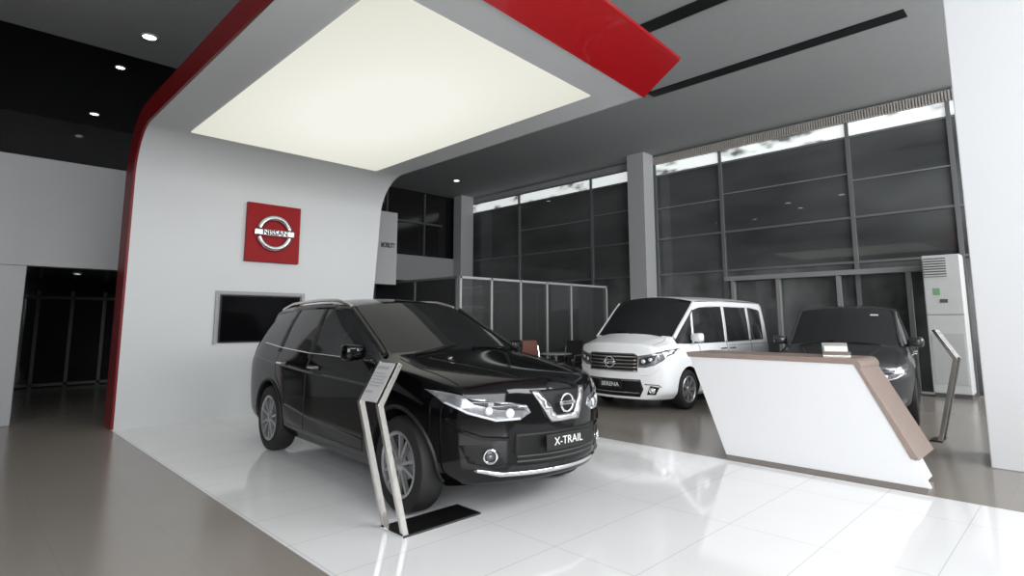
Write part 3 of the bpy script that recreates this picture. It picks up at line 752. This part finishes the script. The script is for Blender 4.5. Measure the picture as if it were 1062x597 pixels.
# ------------------------------------------------------------------ table and chairs
def chair(label, loc, rz, mt):
    r = thing('visitor_chair', label, 'chair', loc, rz, 'visitor chairs')
    boxo('seat', (-.24,.24,-.24,.24,.42,.49), mt, r, bevel=.02)
    bm = bmesh.new(); hexa(bm, [(-.24,.20,.55),(.24,.20,.55),(.24,.25,.55),(-.24,.25,.55),(-.22,.30,.98),(.22,.30,.98),(.22,.34,.98),(-.22,.34,.98)]); obj('backrest', bm, mt, r, bevel=.015)
    for sx in (-1,1):
        bm = bmesh.new(); tube(bm, [(sx*.25,-.24,0),(sx*.25,-.22,.45)], .013, 8); obj('leg', bm, m_chrome, r, smooth=True)
        bm = bmesh.new(); tube(bm, [(sx*.25,.27,0),(sx*.25,.21,.45),(sx*.25,.24,.6),(sx*.235,.29,.85)], .013, 8); obj('leg', bm, m_chrome, r, smooth=True)
        bm = bmesh.new(); tube(bm, [(sx*.25,-.22,.45),(sx*.27,-.2,.66),(sx*.27,.23,.66)], .013, 8); obj('armrest', bm, m_chrome, r, smooth=True)
    return r
c0 = chair('brown chair left of the round table, nearest the black car', (9.05,8.75,0), RAD(75), m_chairb)
c = copy_tree(c0); c['label'] = 'brown chair behind the round table, against the glass partition'; c.location = (9.85,9.2,0); c.rotation_euler = (0,0,RAD(-15))
chair('black chair with chrome frame right of the round table, nearest the white van', (10.40,8.66,0), RAD(-80), m_chairk)
t = thing('round_table', 'small round table among the visitor chairs', 'table', (9.68,8.42,0))
bm = bmesh.new(); lathe(bm, [(.70,.001),(.70,.33),(.715,.35),(.73,.34),(.73,.001)], 'z', 32, closed=False); obj('tabletop', bm, m_aluw, t, smooth=True)
bm = bmesh.new(); lathe(bm, [(0.03,.035),(.70,.035)], 'z', 16, closed=False); obj('pedestal', bm, m_chrome, t, smooth=True)
bm = bmesh.new(); lathe(bm, [(0,.001),(0,.26),(.02,.26),(.04,.04),(.04,.001)], 'z', 32, closed=False); obj('base', bm, m_chrome, t, smooth=True)

# ------------------------------------------------------------------ downlights
def downlight(x, y, z, label, r=.07):
    o = thing('downlight', label, 'ceiling light', (x,y,z), 0, 'ceiling downlights')
    bm = bmesh.new(); lathe(bm, [(0,r),(0,r*1.3),(-.012,r*1.3),(-.016,r)], 'z', 24); obj('trim_ring', bm, m_aluw, o, smooth=True)
    bm = bmesh.new(); lathe(bm, [(-.004,.001),(-.004,r)], 'z', 24, closed=False); obj('lamp', bm, m_lamp, o)
downlight(1.99,10.66,6.15,'recessed downlight in the grey ceiling above the left fascia',.10)
downlight(1.92,12.56,6.22,'recessed downlight in the dark ceiling, nearer of two on the left',.07)
downlight(2.02,15.9,6.22,'recessed downlight in the dark ceiling, farther of two on the left',.08)
downlight(11.86,14.7,6.15,'recessed downlight in the grey ceiling beyond the glowing canopy',.09)
downlight(1.53,12.2,2.25,'small downlight under the low ceiling at the left',.05)
# unseen downlights added over the canopy to put light spots in the tall panes
downlight(3.3,8.2,6.15,'unseen downlight added over the canopy by the logo wall, to be reflected in the glazing',.12)
downlight(4.7,8.2,6.15,'unseen downlight added over the canopy at its rear right, to be reflected in the glazing',.12)
downlight(3.6,6.2,6.15,'unseen downlight added over the middle of the canopy, to be reflected in the glazing',.12)
downlight(4.9,6.2,6.15,'unseen downlight added over the right side of the canopy, to be reflected in the glazing',.12)

# ------------------------------------------------------------------ light, world, camera
def area(loc, target, sx, sy, power, colr=(1,1,1)):
    l = bpy.data.lights.new('daylight', 'AREA'); l.shape = 'RECTANGLE'; l.size = sx; l.size_y = sy; l.energy = power; l.color = colr
    o = bpy.data.objects.new('daylight', l); col.objects.link(o); o.location = loc
    o.rotation_euler = (Vector(target)-Vector(loc)).to_track_quat('-Z','Y').to_euler()
area((-4,-5,4.0), (6,4,1.2), 9, 5, 1100, (.96,.98,1))
area((4.5,-4.5,5.6), (5.0,2.2,0), 7, 3, 760, (.97,.985,1))
area((11.5,-4.5,4.2), (10.5,5,1.0), 6, 4, 820, (.96,.98,1))
w = bpy.data.worlds.new('sky'); C.world = w; w.use_nodes = True
nt = w.node_tree; bg = nt.nodes['Background']
tc = nt.nodes.new('ShaderNodeTexCoord'); gr = nt.nodes.new('ShaderNodeTexNoise'); gr.inputs['Scale'].default_value = 1.5
nt.links.new(tc.outputs['Generated'], gr.inputs['Vector'])
cr = nt.nodes.new('ShaderNodeValToRGB'); cr.color_ramp.elements[0].color = (.68,.71,.74,1); cr.color_ramp.elements[1].color = (.86,.88,.91,1)
nt.links.new(gr.outputs['Fac'], cr.inputs[0]); nt.links.new(cr.outputs[0], bg.inputs['Color']); bg.inputs['Strength'].default_value = .4
cam = bpy.data.cameras.new('camera'); co = bpy.data.objects.new('camera', cam); col.objects.link(co)
cam.sensor_fit = 'HORIZONTAL'; cam.sensor_width = 36; cam.lens = 590*36/1062; cam.shift_y = (256-298.5)/1062; cam.clip_start = .05
co.location = (0,0,1.43); co.rotation_euler = (PI/2+math.atan(77/590), 0, RAD(45.4-90))
C.camera = co
C.view_settings.view_transform = 'Standard'
